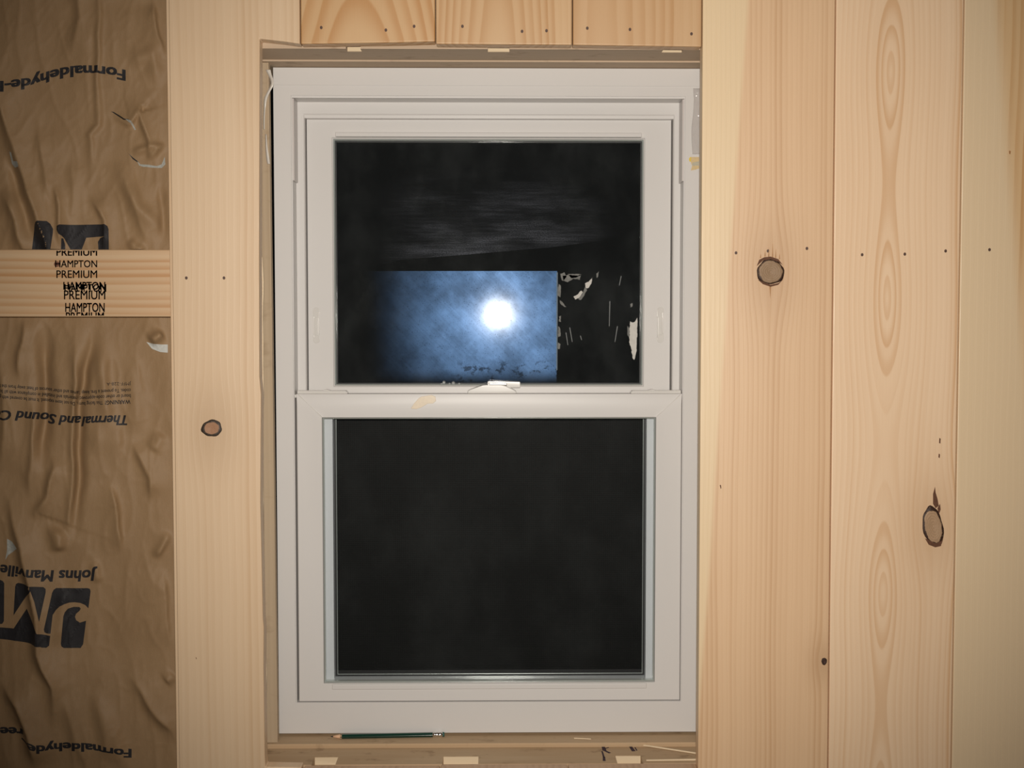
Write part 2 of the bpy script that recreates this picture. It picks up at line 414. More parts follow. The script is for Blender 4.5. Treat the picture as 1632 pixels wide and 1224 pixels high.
def knot(p, px, py, wpx, hpx, rot, core, rim, inner=0.72, n=30):
    c = at(px, py, 0); k = 1.49 / FPX
    rx, rz = wpx / 2 * k, hpx / 2 * k
    m = knot_mat('knot_%d' % px, c, rx, rz, rot, core, rim, px * 0.1, inner)
    bm = bmesh.new(); cen = bm.verts.new((c.x, -0.0009, c.z)); prev = None; loops = []
    for q in (0.35, 0.7, 1.0):
        L = []
        for i in range(n):
            a = 2 * PI * i / n; rr = q * (1 + 0.045 * math.sin(3 * a + px) + 0.03 * math.sin(7 * a + py))
            uu, vv = rx * rr * math.cos(a), rz * rr * math.sin(a)
            L.append(bm.verts.new((c.x + uu * math.cos(rot) - vv * math.sin(rot), -0.0009 + (0.0007 if q == 1.0 else 0), c.z + uu * math.sin(rot) + vv * math.cos(rot))))
        loops.append(L)
    back = [bm.verts.new((v.co.x, 0.002, v.co.z)) for v in loops[-1]]
    for i in range(n):
        j = (i + 1) % n
        bm.faces.new((cen, loops[0][i], loops[0][j]))
        for a, b_ in ((loops[0], loops[1]), (loops[1], loops[2]), (loops[2], back)):
            bm.faces.new((a[i], b_[i], b_[j], a[j]))
    bm.faces.new(back)
    return obj('knot', bm, m, p, smooth=True)
RIM = (0.045, 0.020, 0.012)
knot(p_left, 337.5, 682.5, 33, 27, 0.12, (0.42, 0.22, 0.12), (0.05, 0.035, 0.025), 0.66)
knot(p_r1, 1228, 433, 44, 41, -0.1, (0.35, 0.225, 0.13), RIM, 0.80)
knot(p_r2, 1487, 839, 33, 66, 0.2, (0.47, 0.30, 0.175), RIM, 0.76)
knot(p_r1, 1313.5, 1054, 9, 12, 0.0, (0.07, 0.03, 0.02), RIM, 0.4)
# bark streaks beside the knots
def streak(p, pts, m=M_nail, th=0.0005):
    bm = bmesh.new(); prism(bm, pxpoly(pts, 0), -th, 0.001)
    return obj('bark_streak', bm, m, p)
M_bark = plain('bark', (0.13, 0.055, 0.028), rough=0.8, var=0.5, vs=500)
M_pitch = plain('pitch_stain', (0.42, 0.22, 0.09), rough=0.5, var=0.35, vs=300)
streak(p_r2, [(1490, 776), (1487, 787), (1487, 803), (1491, 810), (1496, 806), (1494, 795), (1491, 785)], M_bark)
streak(p_r2, [(1494, 810), (1498, 803), (1499, 812), (1496, 820)], M_bark)
streak(p_r2, [(1474, 858), (1480, 868), (1490, 872), (1499, 870), (1503, 856), (1500, 862), (1491, 866), (1481, 861)], M_bark, 0.0013)
streak(p_r2, [(1497, 698), (1499, 699), (1498.5, 707), (1496.5, 706)], M_bark)
streak(p_r2, [(1496, 723), (1498, 724), (1497.5, 730), (1495.5, 729)], M_bark)
streak(p_r1, [(1206, 424), (1210, 414), (1218, 410), (1228, 409), (1240, 413), (1247, 422), (1240, 417), (1228, 413), (1216, 415)], M_bark, 0.0012)
streak(p_r1, [(1208, 446), (1216, 453), (1228, 457), (1240, 454), (1248, 445), (1241, 451), (1228, 454), (1217, 450)], M_bark, 0.0013)
for xs_, yt, yb in ((1212, 404, 411), (1219, 399, 409), (1225, 394, 409), (1231, 388, 410), (1236, 396, 411), (1242, 404, 413)):
    streak(p_r1, [(xs_ - 0.8, yb), (xs_ + 0.4, yt), (xs_ + 1.2, yb)], M_pitch, 0.0004)
streak(p_r1, [(1226, 455), (1229, 456), (1227.5, 476)], M_pitch, 0.0004)
streak(p_r1, [(1147, 773), (1149, 773), (1149.5, 778), (1148.5, 779)], M_bark)
streak(p_r3, [(1608, 240), (1611, 241), (1610, 246), (1608, 245)], M_pitch)
streak(p_left, [(312, 1047), (313.5, 1049), (313, 1051)], M_bark)

# ------------------------------------------------------------------ rough opening: header, sill, jambs (front stud + buck strip behind)
xL = X(419, YS); xLb = X(433.5, 0.088)
xR = X(1126, YS)
zHead = zt - 0.001                       # header underside
def notched(name, m, mr, x0, x1, z_edge, up, notches, wid, dep, parent):
    """horizontal lumber whose inner face at z_edge has short mortises cut in its front corner"""
    s = 1 if up else -1
    bm = bmesh.new()
    h = wid
    def bb(a, b_, y0, y1, q0, q1):
        box(bm, a, b_, y0, y1, min(z_edge + s * q0, z_edge + s * q1), max(z_edge + s * q0, z_edge + s * q1))
    bb(x0, x1, BT + dep, YS, 0, h)                 # rear part
    bb(x0, x1, BT, BT + dep, 0.011, h)             # above the mortises
    e = x0
    for a, b_ in notches:
        bb(e, a, BT, BT + dep, 0, 0.011); e = b_
    bb(e, x1, BT, BT + dep, 0, 0.011)
    bmesh.ops.remove_doubles(bm, verts=bm.verts, dist=1e-6)
    o = obj(name, bm, m, parent)
    for a, b_ in notches:
        q = bmesh.new()  # pale facing on the notch back, frontal light put into its colour
        box(q, a + 0.0003, b_ - 0.0003, BT + dep - 0.0012, BT + dep + 0.001, min(z_edge + s * 0.0003, z_edge + s * 0.0107), max(z_edge + s * 0.0003, z_edge + s * 0.0107))
        obj('notch', q, mr, o)['label'] = 'chisel notch coloured pale as if lit from the front'
    return o
yn = 0.0155
hd = tag(empty('header', (0, YS, zHead)), 'grey-brown rough header timber along the top of the window opening', 'timber')
notched('beam', M_grey, M_raw_lit, xL - 0.03, xR + 0.03, zHead, True,
        [(X(a, BT + yn), X(b_, BT + yn)) for a, b_ in ((557, 580), (778, 812), (1051, 1083))], 0.08, yn, hd)
zH2 = Z(97.5, YS) - 0.0012
bm = bmesh.new(); box(bm, xL - 0.03, xR + 0.03, YS + 0.0002, 0.20, zH2, zH2 + 0.09)
obj('buck_strip', bm, M_grey, hd)
bm = bmesh.new(); box(bm, xL, xR, YS - 0.0006, YS + 0.003, zH2 + 0.0001, zHead)
obj('raw_edge', bm, M_grey, hd)
zS = ZS
sl = tag(empty('sill_plate', (0, YS, zS)), 'worn timber sill plate with black marker scribbles under the window', 'timber')
notched('beam', M_sill, M_raw_lit, xL - 0.03, xR + 0.03, zS, False,
        [(X(a, BT + 0.028), X(b_, BT + 0.028)) for a, b_ in ((497, 535), (705, 762), (983, 1024))], 0.08, 0.028, sl)
zS2 = Z(1184.5, YS)
bm = bmesh.new(); box(bm, xL - 0.03, xR + 0.03, YS + 0.0002, 0.20, zS2 - 0.09, zS2)
obj('buck_strip', bm, M_sill, sl)
# left jamb
jl = tag(empty('jamb_stud', (xL, YS, 0)), 'rough stud lining the left side of the window opening', 'stud')
bx('stud', M_jamb, jl, xL - 0.038, xL, BT + 0.0003, YS - 0.001, zS - 0.0, zHead - 0.0002)
bm = bmesh.new(); prism(bm, [(xLb - 0.035, zH2 - 0.0003), (xLb - 0.0004, zH2 - 0.0003), (xLb + 0.0036, zS2 + 0.0003), (xLb - 0.035, zS2 + 0.0003)], 0.086, 0.097); obj('buck_strip', bm, M_jamb, jl)
# pale splintered edge line on the jamb
rb = bmesh.new(); pts = []
for i in range(41):
    t = i / 40.0; py = 410 + 780 * t
    a = at(416.8 + 7.5 * max(0, t - 0.25) + 1.2 * math.sin(t * 9) + 0.6 * math.sin(t * 31), py, 0.030)
    pts.append((a.x, a.z))
wv = [0.0012 + 0.0008 * math.sin(i * 0.7) ** 2 for i in range(41)]
prism(rb, [(x, z) for x, z in pts] + [(pts[i][0] + wv[i], pts[i][1]) for i in range(40, -1, -1)], 0.0292, 0.032)
obj('raw_edge', rb, M_raw_lit, jl)['label'] = 'pale splintered saw edge'
jr = tag(empty('trim_3', (xR, YS, 0)), kind='structure')
bx('stud', M_jamb, jr, xR, xR + 0.038, BT + 0.0003, YS - 0.001, zS, zHead - 0.0002)
bx('buck_strip', M_jamb, jr, xR + 0.004, xR + 0.038, YS - 0.0008, 0.20, zS2 + 0.0003, zH2 - 0.0003)

# ================================================================== WINDOW
win = tag(empty('window_1', (X(777, YF), YF, Z(1167, YF))), 'white vinyl double-hung window with two dark panes', 'window', kind='structure')
bm = bmesh.new()
o_ = PR(440, 1121, 108.5, 1167.5, YF)
YP = YF + 0.030                       # parting stop face
YU = YF + 0.040                       # upper sash face
loops = [dy(o_, 0.21), o_, PR(467.6, 1089.2, 152.8, 1118.8, YF), PR(468.0, 1088.9, 153.2, 1118.7, YF + 0.002), PR(468.6, 1088.3, 154.2, 1118.5, YF + 0.002), PR(468.8, 1088.1, 154.4, 1118.4, YF + 0.0004), PR(469.4, 1087.4, 156.4, 1118.1, YF + 0.0006)]
i_ = PR(469.6, 1087.2, 156.9, 1117.9, YF + 0.002)
loops += [i_, dy(i_, YP)]
a = PR(487.3, 1072.2, 182, 1112, YP); loops += [dy(a, YP)]
loops += [dy((a[0] + 0.0012, a[1] - 0.0012, a[2], a[3] - 0.001, 0), YP + 0.0014)]
b2 = (a[0] + 0.0014, a[1] - 0.0014, a[2], Z(189.5, YP + 0.003), 0)
loops += [dy((a[0] + 0.0013, a[1] - 0.0013, a[2], a[3] - 0.0016, 0), YP + 0.0003), dy(b2, YP + 0.0006), dy(b2, 0.21)]
ring(bm, loops)
frame = obj('window_frame', bm, M_vinyl, win, bevel=0.0006)
# raised nailing head piece above the seam
bx('head_flange', M_vinyl, win, o_[0] + 0.0002, o_[1] - 0.0002, YF - 0.0009, YF + 0.002, Z(136.8, YF), o_[3] - 0.0002, bevel=0.0004)
# jamb liner stops (upper part of both tracks)
zs0, zs1 = Z(288, YF), i_[3] - 0.0004
bx('sash_stop', M_stop, win, i_[0] - 0.0004, i_[0] + 0.0026, YF + 0.0012, YP - 0.0005, zs0, zs1, bevel=0.0007)
bx('sash_stop', M_stop, win, i_[1] - 0.0026, i_[1] + 0.0004, YF + 0.0012, YP - 0.0005, zs0, zs1, bevel=0.0007)

# upper sash
us = bmesh.new()
uo = PR(490.5, 1068.5, 191, 650, YU)
ui = PR(530, 1027, 219.5, 616.2, YU)
def ins(r, q, Y): return (r[0] + q, r[1] - q, r[2] + q, r[3] - q, Y)
YGU = YU + 0.010
ring(us, [dy(uo, YU + 0.028), dy(uo, YU), ui, ins(ui, 0.0008, YU + 0.0025), ins(ui, 0.0016, YU + 0.0025), ins(ui, 0.0019, YGU - 0.001), ins(ui, 0.002, YU + 0.028)])
usash = obj('upper_sash', us, M_vinyl, win, bevel=0.0007)
bm = bmesh.new(); q = ins(ui, 0.0016, 0)
box(bm, q[0] - 0.003, q[1] + 0.003, YGU, YGU + 0.004, q[2] - 0.003, q[3] + 0.003)
g_u = obj('glass_pane', bm, M_glass_u, usash)
bm = bmesh.new(); ring(bm, [ins(ui, 0.0013, YU + 0.004), ins(ui, 0.0035, YU + 0.0055), ins(ui, 0.0035, YGU - 0.0004), ins(ui, 0.0013, YGU - 0.0004)])
obj('glazing_gasket', bm, M_metal, usash, bevel=0.0004)
bm = bmesh.new(); ring(bm, [ins(ui, 0.002, YGU + 0.0042), ins(ui, 0.0048, YGU + 0.0042), ins(ui, 0.0048, YGU + 0.012), ins(ui, 0.002, YGU + 0.012)])
obj('spacer', bm, M_black, usash)
# bead above the glass
bx('glazing_bead', M_vinyl, usash, X(538, YU), X(1020, YU), YU - 0.0075, YU + 0.002, Z(219.5, YU), Z(212.5, YU), bevel=0.0012, seg=3)
# finger vents
def capsule(bm, cx, cz, r, h, y0, y1, n=12):
    pts = []
    for i in range(n + 1): a = PI * i / n; pts.append((cx + r * math.cos(a), cz + h + r * math.sin(a)))
    for i in range(n + 1): a = PI + PI * i / n; pts.append((cx + r * math.cos(a), cz - h + r * math.sin(a)))
    prism(bm, pts, y0, y1)
for px, py in ((504.3, 518.5), (1052.3, 518)):
    c = at(px, py, YU); k = (YU + 1.49) / FPX
    bm = bmesh.new(); capsule(bm, c.x, c.z, 5.4 * k, 23 * k, YU - 0.0008, YU + 0.001)
    vl = obj('vent_latch', bm, M_vinyl2, usash, bevel=0.0004)
    bm = bmesh.new()
    for s in (-1, 1):
        box(bm, c.x + s * 4.2 * k - 0.0008, c.x + s * 4.2 * k + 0.0008, YU - 0.0026, YU - 0.0006, c.z - (17 - 3 * s) * k, c.z + (17 + 3 * s) * k)
    box(bm, c.x - 3.4 * k, c.x + 3.4 * k, YU - 0.0014, YU - 0.0006, c.z - 16 * k, c.z + 12 * k)
    vb = obj('vent_latch', bm, M_vinyl2, usash, bevel=0.0007, seg=3)
    vl.data.name = 'latch_plate'

# lower sash
YL = YF + 0.004
ls = bmesh.new()
lo = PR(474.2, 1085.3, 627.6, 1116.6, YL)
li = PR(514.5, 1044.5, 665.3, 1088.5, YL)
mid = (lo[0] + 0.0014, lo[1] - 0.0014, lo[2] + 0.001, Z(646.5, YL), YL - 0.0024)
YGL = YL + 0.012
ring(ls, [dy(lo, YP - 0.0012), dy(lo, YL), mid, ins(li, -0.0035, YL), li, ins(li, 0.0004, YGL - 0.0005), ins(li, 0.0004, YP - 0.0012)])
lsash = obj('lower_sash', ls, M_vinyl, win, bevel=0.0007)
bm = bmesh.new(); box(bm, li[0] - 0.002, li[1] + 0.002, YGL, YGL + 0.004, li[2] - 0.002, li[3] + 0.002)
g_l = obj('glass_pane', bm, M_glass_l, lsash)
sp0 = PR(531.5, 1029.5, 650, 1081.5, YGL + 0.006)
bm = bmesh.new(); ring(bm, [ins(li, 0.0008, YGL + 0.0045), dy(sp0, YGL + 0.0045), dy(sp0, YP + 0.006), ins(li, 0.0008, YP + 0.006)])
obj('spacer', bm, M_spacer, lsash)
bm = bmesh.new(); e = ins(sp0, 0.0, 0); ring(bm, [ins(sp0, 0.0002, YP + 0.0062), ins(sp0, 0.0022, YP + 0.0062), ins(sp0, 0.0022, YP + 0.009), ins(sp0, 0.0002, YP + 0.009)])
obj('gasket', bm, M_black, lsash)
bm = bmesh.new(); ring(bm, [ins(sp0, 0.0024, YP + 0.0068), ins(sp0, 0.0032, YP + 0.0068), ins(sp0, 0.0032, YP + 0.009), ins(sp0, 0.0024, YP + 0.009)])
obj('bright_edge', bm, M_metal, lsash)
bm = bmesh.new(); ring(bm, [ins(li, 0.0005, YL + 0.003), ins(li, 0.0022, YL + 0.0045), ins(li, 0.0022, YGL - 0.0003), ins(li, 0.0005, YGL - 0.0003)])
obj('glazing_gasket', bm, M_metal, lsash, bevel=0.0004)
bx('glazing_bead', M_vinyl, lsash, X(526, YL), X(1033, YL), YL - 0.0026, YL + 0.002, Z(1097.5, YL), Z(1089, YL), bevel=0.0012, seg=3)
# weld lines at the mitres
for (xa, ya), (xb, yb) in (((475, 628.5), (514, 665)), ((1084.5, 628.5), (1045, 665))):
    a, b_ = at(xa, ya, YL), at(xb, yb, YL); d = (b_ - a).normalized(); n = Vector((-d.z, 0, d.x)) * 0.0005
    bm = bmesh.new(); prism(bm, [((a + n).x, (a + n).z), ((b_ + n).x, (b_ + n).z), ((b_ - n).x, (b_ - n).z), ((a - n).x, (a - n).z)], YL - 0.0026, YL + 0.001)
    obj('weld_bead', bm, M_vinyl2, lsash)
# tilt latches
zr = lo[3]
for s, xa, xb in ((1, 473, 553), (-1, 1086, 1006)):
    x0, x1 = X(xa, YL), X(xb, YL)
    bm = bmesh.new()
    prf = [(0, 0), (0, 0.0048), (0.52, 0.0046), (0.54, 0.0062), (0.58, 0.0062), (0.66, 0.0045), (0.96, 0.0045), (1.0, 0.0022), (1.0, 0)]
    prism(bm, [(x0 + (x1 - x0) * u, zr + v) for u, v in prf], YL + 0.003, YL + 0.018)
    obj('tilt_latch', bm, M_vinyl2, lsash, bevel=0.0006)
    xc = lo[0] if s > 0 else lo[1]
    bx('pivot_tab', M_vinyl2, lsash, xc - s * 0.0025, xc, YL + 0.001, YL + 0.010, zr - 0.0055, zr - 0.001, bevel=0.0004)
# sash lock
xc0, xc1 = X(745, YL), X(823, YL); W_ = xc1 - xc0
bm = bmesh.new()
prf = [(xc0 + W_ * t, zr + 0.0001 + h) for t, h in ((0, .004), (.06, .0062), (.28, .0115), (.34, .0125), (.70, .0125), (.78, .0112), (.95, .0055), (1, .0032))]
prism(bm, [(xc0, zr + 0.0001)] + prf + [(xc1, zr + 0.0001)], YL + 0.002, YL + 0.021)
lk = obj('sash_lock', bm, M_vinyl2, lsash, bevel=0.0012, seg=3)
bm = bmesh.new(); c0 = X(784, YL)
box(bm, c0 - 0.004, X(808, YL), YL + 0.0012, YL + 0.019, zr + 0.0118, zr + 0.0152)
obj('lever', bm, M_vinyl2, lk, bevel=0.001, seg=3)
bm = bmesh.new()
zk = Z(616.4, YU)
prism(bm, [(X(777, YU), zk - 0.001), (X(777, YU), zk + 0.0078), (X(779, YU), zk + 0.0088), (X(828, YU), zk + 0.0078), (X(829, YU), zk + 0.0066), (X(829, YU), zk - 0.001)], YU - 0.011, YU + 0.001)
obj('lock_keeper', bm, M_vinyl2, usash, bevel=0.0007)
# insect screen outside the lower sash
sc_ = empty('insect_screen', (0, 0, 0)); sc_.parent = win; sc_.location = -win.location
s_o = ins(sp0, -0.012, 0); ys = 0.195
bm = bmesh.new(); box(bm, s_o[0], s_o[1], ys, ys + 0.0005, s_o[2], s_o[3] + 0.02)
obj('screen_mesh', bm, M_screen, sc_)
bm = bmesh.new(); so2 = (s_o[0], s_o[1], s_o[2], s_o[3] + 0.02, 0)
ring(bm, [dy(so2, ys - 0.004), ins(so2, 0.008, ys - 0.004), ins(so2, 0.008, ys + 0.004), dy(so2, ys + 0.004)])
obj('screen_frame', bm, M_black, sc_)
# dried glue smear on the rail
bm = bmesh.new(); prism(bm, pxpoly([(655, 651), (660, 643), (668, 634), (672, 632), (688, 629.5), (694, 632), (695, 639), (690, 643), (682, 643), (672, 649), (663, 652)], YL), YL - 0.0027, YL)
obj('glue_smear', bm, M_glue, lsash, bevel=0.0003)['label'] = 'beige dried smear'

# ================================================================== THINGS ON THE GLASS AND FRAME
yg = YGU - 0.0005
fx, fz = at(796, 497, yg).x, at(796, 497, yg).z
def blue_mask(x, y, z):
    e = noise(vec(x * 12.0, 0.0, z * 12.0), 1.0, 4.0, 0.65).smooth(0.32, 0.68) * 0.62 + 0.38
    sp = 1.0 - noise(vec(x * 640.0, 5.0, z * 640.0), 1.0, 1.0).smooth(0.63, 0.72) * 0.75
    low = 1.0 - noise(vec(x * 48.0, 2.0, z * 70.0), 1.0, 4.0, 0.75).smooth(0.52, 0.60) * (1.0 - z.smooth(Z(585, yg), Z(570, yg))) * x.smooth(X(700, yg), X(750, yg)) * 0.7
    ed = z.smooth(Z(614, yg), Z(585, yg)) * x.smooth(X(578, yg), X(700, yg))
    brush = noise(vec((x + z) * 260.0, 0.0, (x - z) * 8.0), 1.0, 2.0) * 0.5 + 0.75
    return e * sp * low * ed * brush
M_blue = film_mat('blue_film', (0.235, 0.49, 1.0), 0.29, 0.022, blue_mask, (0.10, 0.085))
def streak_mask(x, y, z):
    s1 = noise(vec(x * 14.0, 0.0, z * 320.0), 1.0, 3.0, 0.6).smooth(0.35, 0.75)
    s2 = noise(vec(x * 9.0 + 4.0, 0.0, z * 38.0), 1.0, 3.0, 0.6).smooth(0.38, 0.66)
    ed = x.smooth(X(583, yg), X(690, yg)) * (1.0 - x.smooth(X(880, yg), X(1000, yg))) * (1.0 - z.smooth(Z(350, yg), Z(250, yg)))
    g = noise(vec(x * 700.0, 0.0, z * 900.0), 1.0, 2.0, 0.7).smooth(0.35, 0.7)
    return (s1 * 0.6 + 0.4) * (s2 * 0.8 + 0.2) * ed * (g + 0.15)
M_streak = film_mat('grey_streaks', (0.75, 0.80, 0.95), 0.33, 0.008, streak_mask)
def onglass(name, pts, m, th, y=None, parent=None):
    y = yg if y is None else y
    bm = bmesh.new(); prism(bm, pxpoly(pts, y), y - th, y)
    return obj(name, bm, m, parent)
o = onglass('film_residue', [(583, 432), (888, 432), (887, 612), (583, 612)], M_blue, 0.0003)
tag(o, 'bluish hazy rectangle of film residue on the lower half of the upper pane', 'film')
o = onglass('film_residue', [(583, 250), (1005, 250), (1000, 378), (880, 394), (740, 406), (640, 414), (583, 428)], M_streak, 0.0003)
tag(o, 'grey streaky film residue across the middle of the upper pane', 'film')
def ragged(pts, amp=1.0, step=2.2):
    out = []
    for i in range(len(pts)):
        (xa, ya), (xb, yb) = pts[i], pts[(i + 1) % len(pts)]; n = max(1, int(math.hypot(xb - xa, yb - ya) / step))
        for k in range(n):
            t = k / n; x, y = xa + (xb - xa) * t, ya + (yb - ya) * t
            out.append((x + amp * mn.noise(Vector((x * 0.9, y * 0.7, 1.5))), y + amp * 1.3 * mn.noise(Vector((x * 0.8, y * 0.9, 7.5)))))
    return out
lab = tag(empty('torn_label', at(950, 510, yg)), 'torn-off label with white paper scraps on the upper pane right', 'label')
edge = [[(888, 432), (1010, 432), (1009, 434.5), (890.5, 435), (890, 590), (887, 590)]]
bits = [
    [(897, 440), (910, 438), (921, 440), (926, 437), (924, 446), (914, 444), (905, 450), (899, 448)], [(890, 452), (894, 455), (893, 474), (889, 470)],
    [(921, 476), (927, 470), (932, 458), (936, 462), (930, 472), (925, 479)], [(890, 520), (893, 524), (893, 536), (889, 538)], [(1000, 520), (1003, 524), (1003, 538), (1000, 534)],
    [(1004, 512), (1008, 514), (1012, 512), (1016, 507), (1015.5, 530), (1014, 560), (1011, 574), (1008, 571), (1006, 556), (1003, 545)],
    [(893, 436), (899, 434), (903, 441), (898, 448), (895, 446)], [(892, 478), (896, 482), (902, 489), (899, 489), (893, 484)],
    [(914, 473), (920, 470), (926, 463), (929, 466), (923, 475), (917, 477)], [(932, 452), (938, 449), (944, 442), (943, 451), (938, 459), (934, 459)],
    [(905, 437), (918, 436), (926, 438), (920, 442), (910, 443)], [(950, 436), (954, 433), (953, 441), (951, 443)],
    [(1005, 485), (1008, 483), (1008, 489), (1005, 490)], [(891, 505), (894, 503), (894, 514), (891, 512)], [(889, 545), (893, 548), (892, 556), (889, 556)]]
M_scrap = plain('grey_paper_scrap', (0.20, 0.20, 0.19), rough=0.8, spec=0.2, var=0.6, vs=160)
for k, pts in enumerate(bits): onglass('paper_scrap', ragged(pts), M_label if k in (5, 9, 8) else M_scrap, 0.0006, yg, lab)
M_edge = plain('label_edge', (0.10, 0.15, 0.20), rough=0.6, var=0.5, vs=200)
onglass('label_edge', [(887, 434), (889, 434), (888.3, 590), (886.5, 590)], M_edge, 0.0004, yg, lab)
M_scr = plain('scratch_white', (0.16, 0.17, 0.17), rough=0.6, var=0.6, vs=200)
for xa, ya, xb, yb in ((972, 480, 971, 520), (984, 520, 980, 545), (908, 522, 912, 545), (902, 530, 905, 550), (990, 440, 987, 455), (925, 535, 927, 542)):
    onglass('scratch', [(xa - 0.7, ya), (xa + 0.7, ya), (xb + 0.5, yb), (xb - 0.5, yb)], M_scr, 0.0004, yg, lab)
M_bead = plain('clear_bead', (0.34, 0.36, 0.36), rough=0.12, spec=0.8, var=0.3, vs=500)
for k, (px, py, r) in enumerate(((704, 613, 2.6), (707.5, 610, 2.8), (716.5, 612.5, 2.4), (722.5, 611, 3.0), (732, 612.5, 2.5))):
    c = at(px, py, YGU - 0.003); bm = bmesh.new()
    bmesh.ops.create_icosphere(bm, subdivisions=2, radius=r * 0.0009)
    for v in bm.verts: v.co = Vector((v.co.x + c.x, v.co.y + YGU - 0.0025, v.co.z * 1.15 + c.z))
    o = obj('glue_bead', bm, M_bead, None, smooth=True)
    tag(o, 'tiny clear bead on the upper pane edge left of the sash lock', 'bead', 'clear beads along the bottom edge of the upper pane')

# yellow sticker scrap on the frame
st = tag(empty('torn_sticker', at(1106, 260, YF)), 'torn yellow and tan sticker scrap on the right frame', 'sticker')
M_tan = plain('tan_paper', (0.66, 0.50, 0.27), rough=0.7, var=0.15, vs=600); M_yel = plain('yellow_paper', (0.75, 0.55, 0.08), rough=0.6, var=0.05)
M_gp = plain('grey_paper', (0.50, 0.47, 0.36), rough=0.7, var=0.3, vs=900)
bm = bmesh.new(); prism(bm, pxpoly([(1101, 250.3), (1114.3, 250.3), (1114.3, 268.5), (1108, 270.6), (1101, 271.8), (1103, 264), (1101, 259)], YF), YF - 0.0004, YF + 0.0002); obj('paper', bm, M_tan, st)
bm = bmesh.new(); prism(bm, pxpoly([(1098, 252.5), (1100, 250.3), (1101.5, 250.3), (1101.2, 257.4), (1099.4, 258), (1098, 255.5)], YF), YF - 0.0005, YF + 0.0002); obj('yellow_edge', bm, M_yel, st)
bm = bmesh.new(); prism(bm, pxpoly([(1103, 259.5), (1114, 257), (1114, 264), (1103, 264.5)], YF), YF - 0.0006, YF - 0.0003); obj('grey_band', bm, M_gp, st)
# wrinkled clear tape at the top right of the frame
def tape_mat():
    m, nt, b = newmat('clear_tape'); out = nt.nodes['Material Output']
    b.inputs['Base Color'].default_value = (0.70, 0.66, 0.64, 1); b.inputs['Roughness'].default_value = 0.1
    tr = nt.nodes.new('ShaderNodeBsdfTransparent'); mx = nt.nodes.new('ShaderNodeMixShader'); mx.inputs[0].default_value = 0.3
    nt.links.new(tr.outputs[0], mx.inputs[1]); nt.links.new(b.outputs[0], mx.inputs[2]); nt.links.new(mx.outputs[0], out.inputs[0])
    return m
M_tape = tape_mat()
bm = bmesh.new(); rows = []
for i in range(34):
    t = i / 33.0; py = 141 + 105 * t; row = []
    l = 1104.5 + (1.4 * math.sin(t * 7) - 2.0 * t); r = 1117.6
    for j in range(7):
        u = j / 6.0; p = at(l + (r - l) * u, py, YF)
        h = 0.0008 + 0.0045 * max(0, mn.noise(Vector((u * 3.0, t * 9.0, 2.0)))) * (1.0 - 0.6 * t)
        row.append(bm.verts.new((p.x, YF - h, p.z)))
    rows.append(row)
for i in range(33):
    for j in range(6): bm.faces.new((rows[i][j], rows[i][j+1], rows[i+1][j+1], rows[i+1][j]))
tp = obj('clear_tape', bm, M_tape, None, smooth=True)
sm = tp.modifiers.new('s', 'SOLIDIFY'); sm.thickness = 0.0002
tag(tp, 'wrinkled strip of clear tape on the top right of the window frame', 'tape')
# torn plastic strips in the left gap
def ribbon(pts, wpx, Y, m):
    bm = bmesh.new(); prev = None; n = len(pts)
    for i, (x, y, w_, dyy) in enumerate(pts):
        p = at(x, y, Y + dyy); k = (Y + 1.49) / FPX * w_ / 2
        a, b_ = bm.verts.new((p.x - k, Y + dyy + 0.0012, p.z)), bm.verts.new((p.x + k, Y + dyy - 0.0004, p.z))
        if prev: bm.faces.new((prev[0], prev[1], b_, a))
        prev = (a, b_)
    return bm
def smoothpts(p, n=6):
    out = []
    for i in range(len(p) - 1):
        p0, p1, p2, p3 = p[max(i-1, 0)], p[i], p[i+1], p[min(i+2, len(p)-1)]
        for k in range(n):
            t = k / n
            out.append(tuple(0.5 * (2*b + (c - a) * t + (2*a - 5*b + 4*c - d) * t*t + (3*b - a - 3*c + d) * t**3) for a, b, c, d in zip(p0, p1, p2, p3)))
    out.append(p[-1]); return out
bm = ribbon(smoothpts([(427, 111, 8, 0), (429.5, 118, 6, -.002), (433, 127, 5, -.006), (433, 136, 5, -.008), (427.5, 147, 5, -.006), (423, 158, 5, -.002), (421.5, 172, 3, 0), (420.5, 190, 2.5, 0), (420.5, 206, 2, 0)]), 5, 0.0835, M_plastic)
o = obj('plastic_strip', bm, M_plastic, None, smooth=True); sm = o.modifiers.new('s', 'SOLIDIFY'); sm.thickness = 0.0005
tag(o, 'curled white plastic strip at the top left corner of the window opening', 'plastic strip')
bm = ribbon(smoothpts([(423.5, 214, 2, 0), (424.5, 235, 3.5, 0), (426.5, 252, 5, 0), (428, 261, 4.5, -.002)]), 5, 0.0835, M_plastic)
o = obj('plastic_strip', bm, M_plastic, None, smooth=True); sm = o.modifiers.new('s', 'SOLIDIFY'); sm.thickness = 0.0005
tag(o, 'short white plastic shred lower in the gap left of the window frame', 'plastic strip')

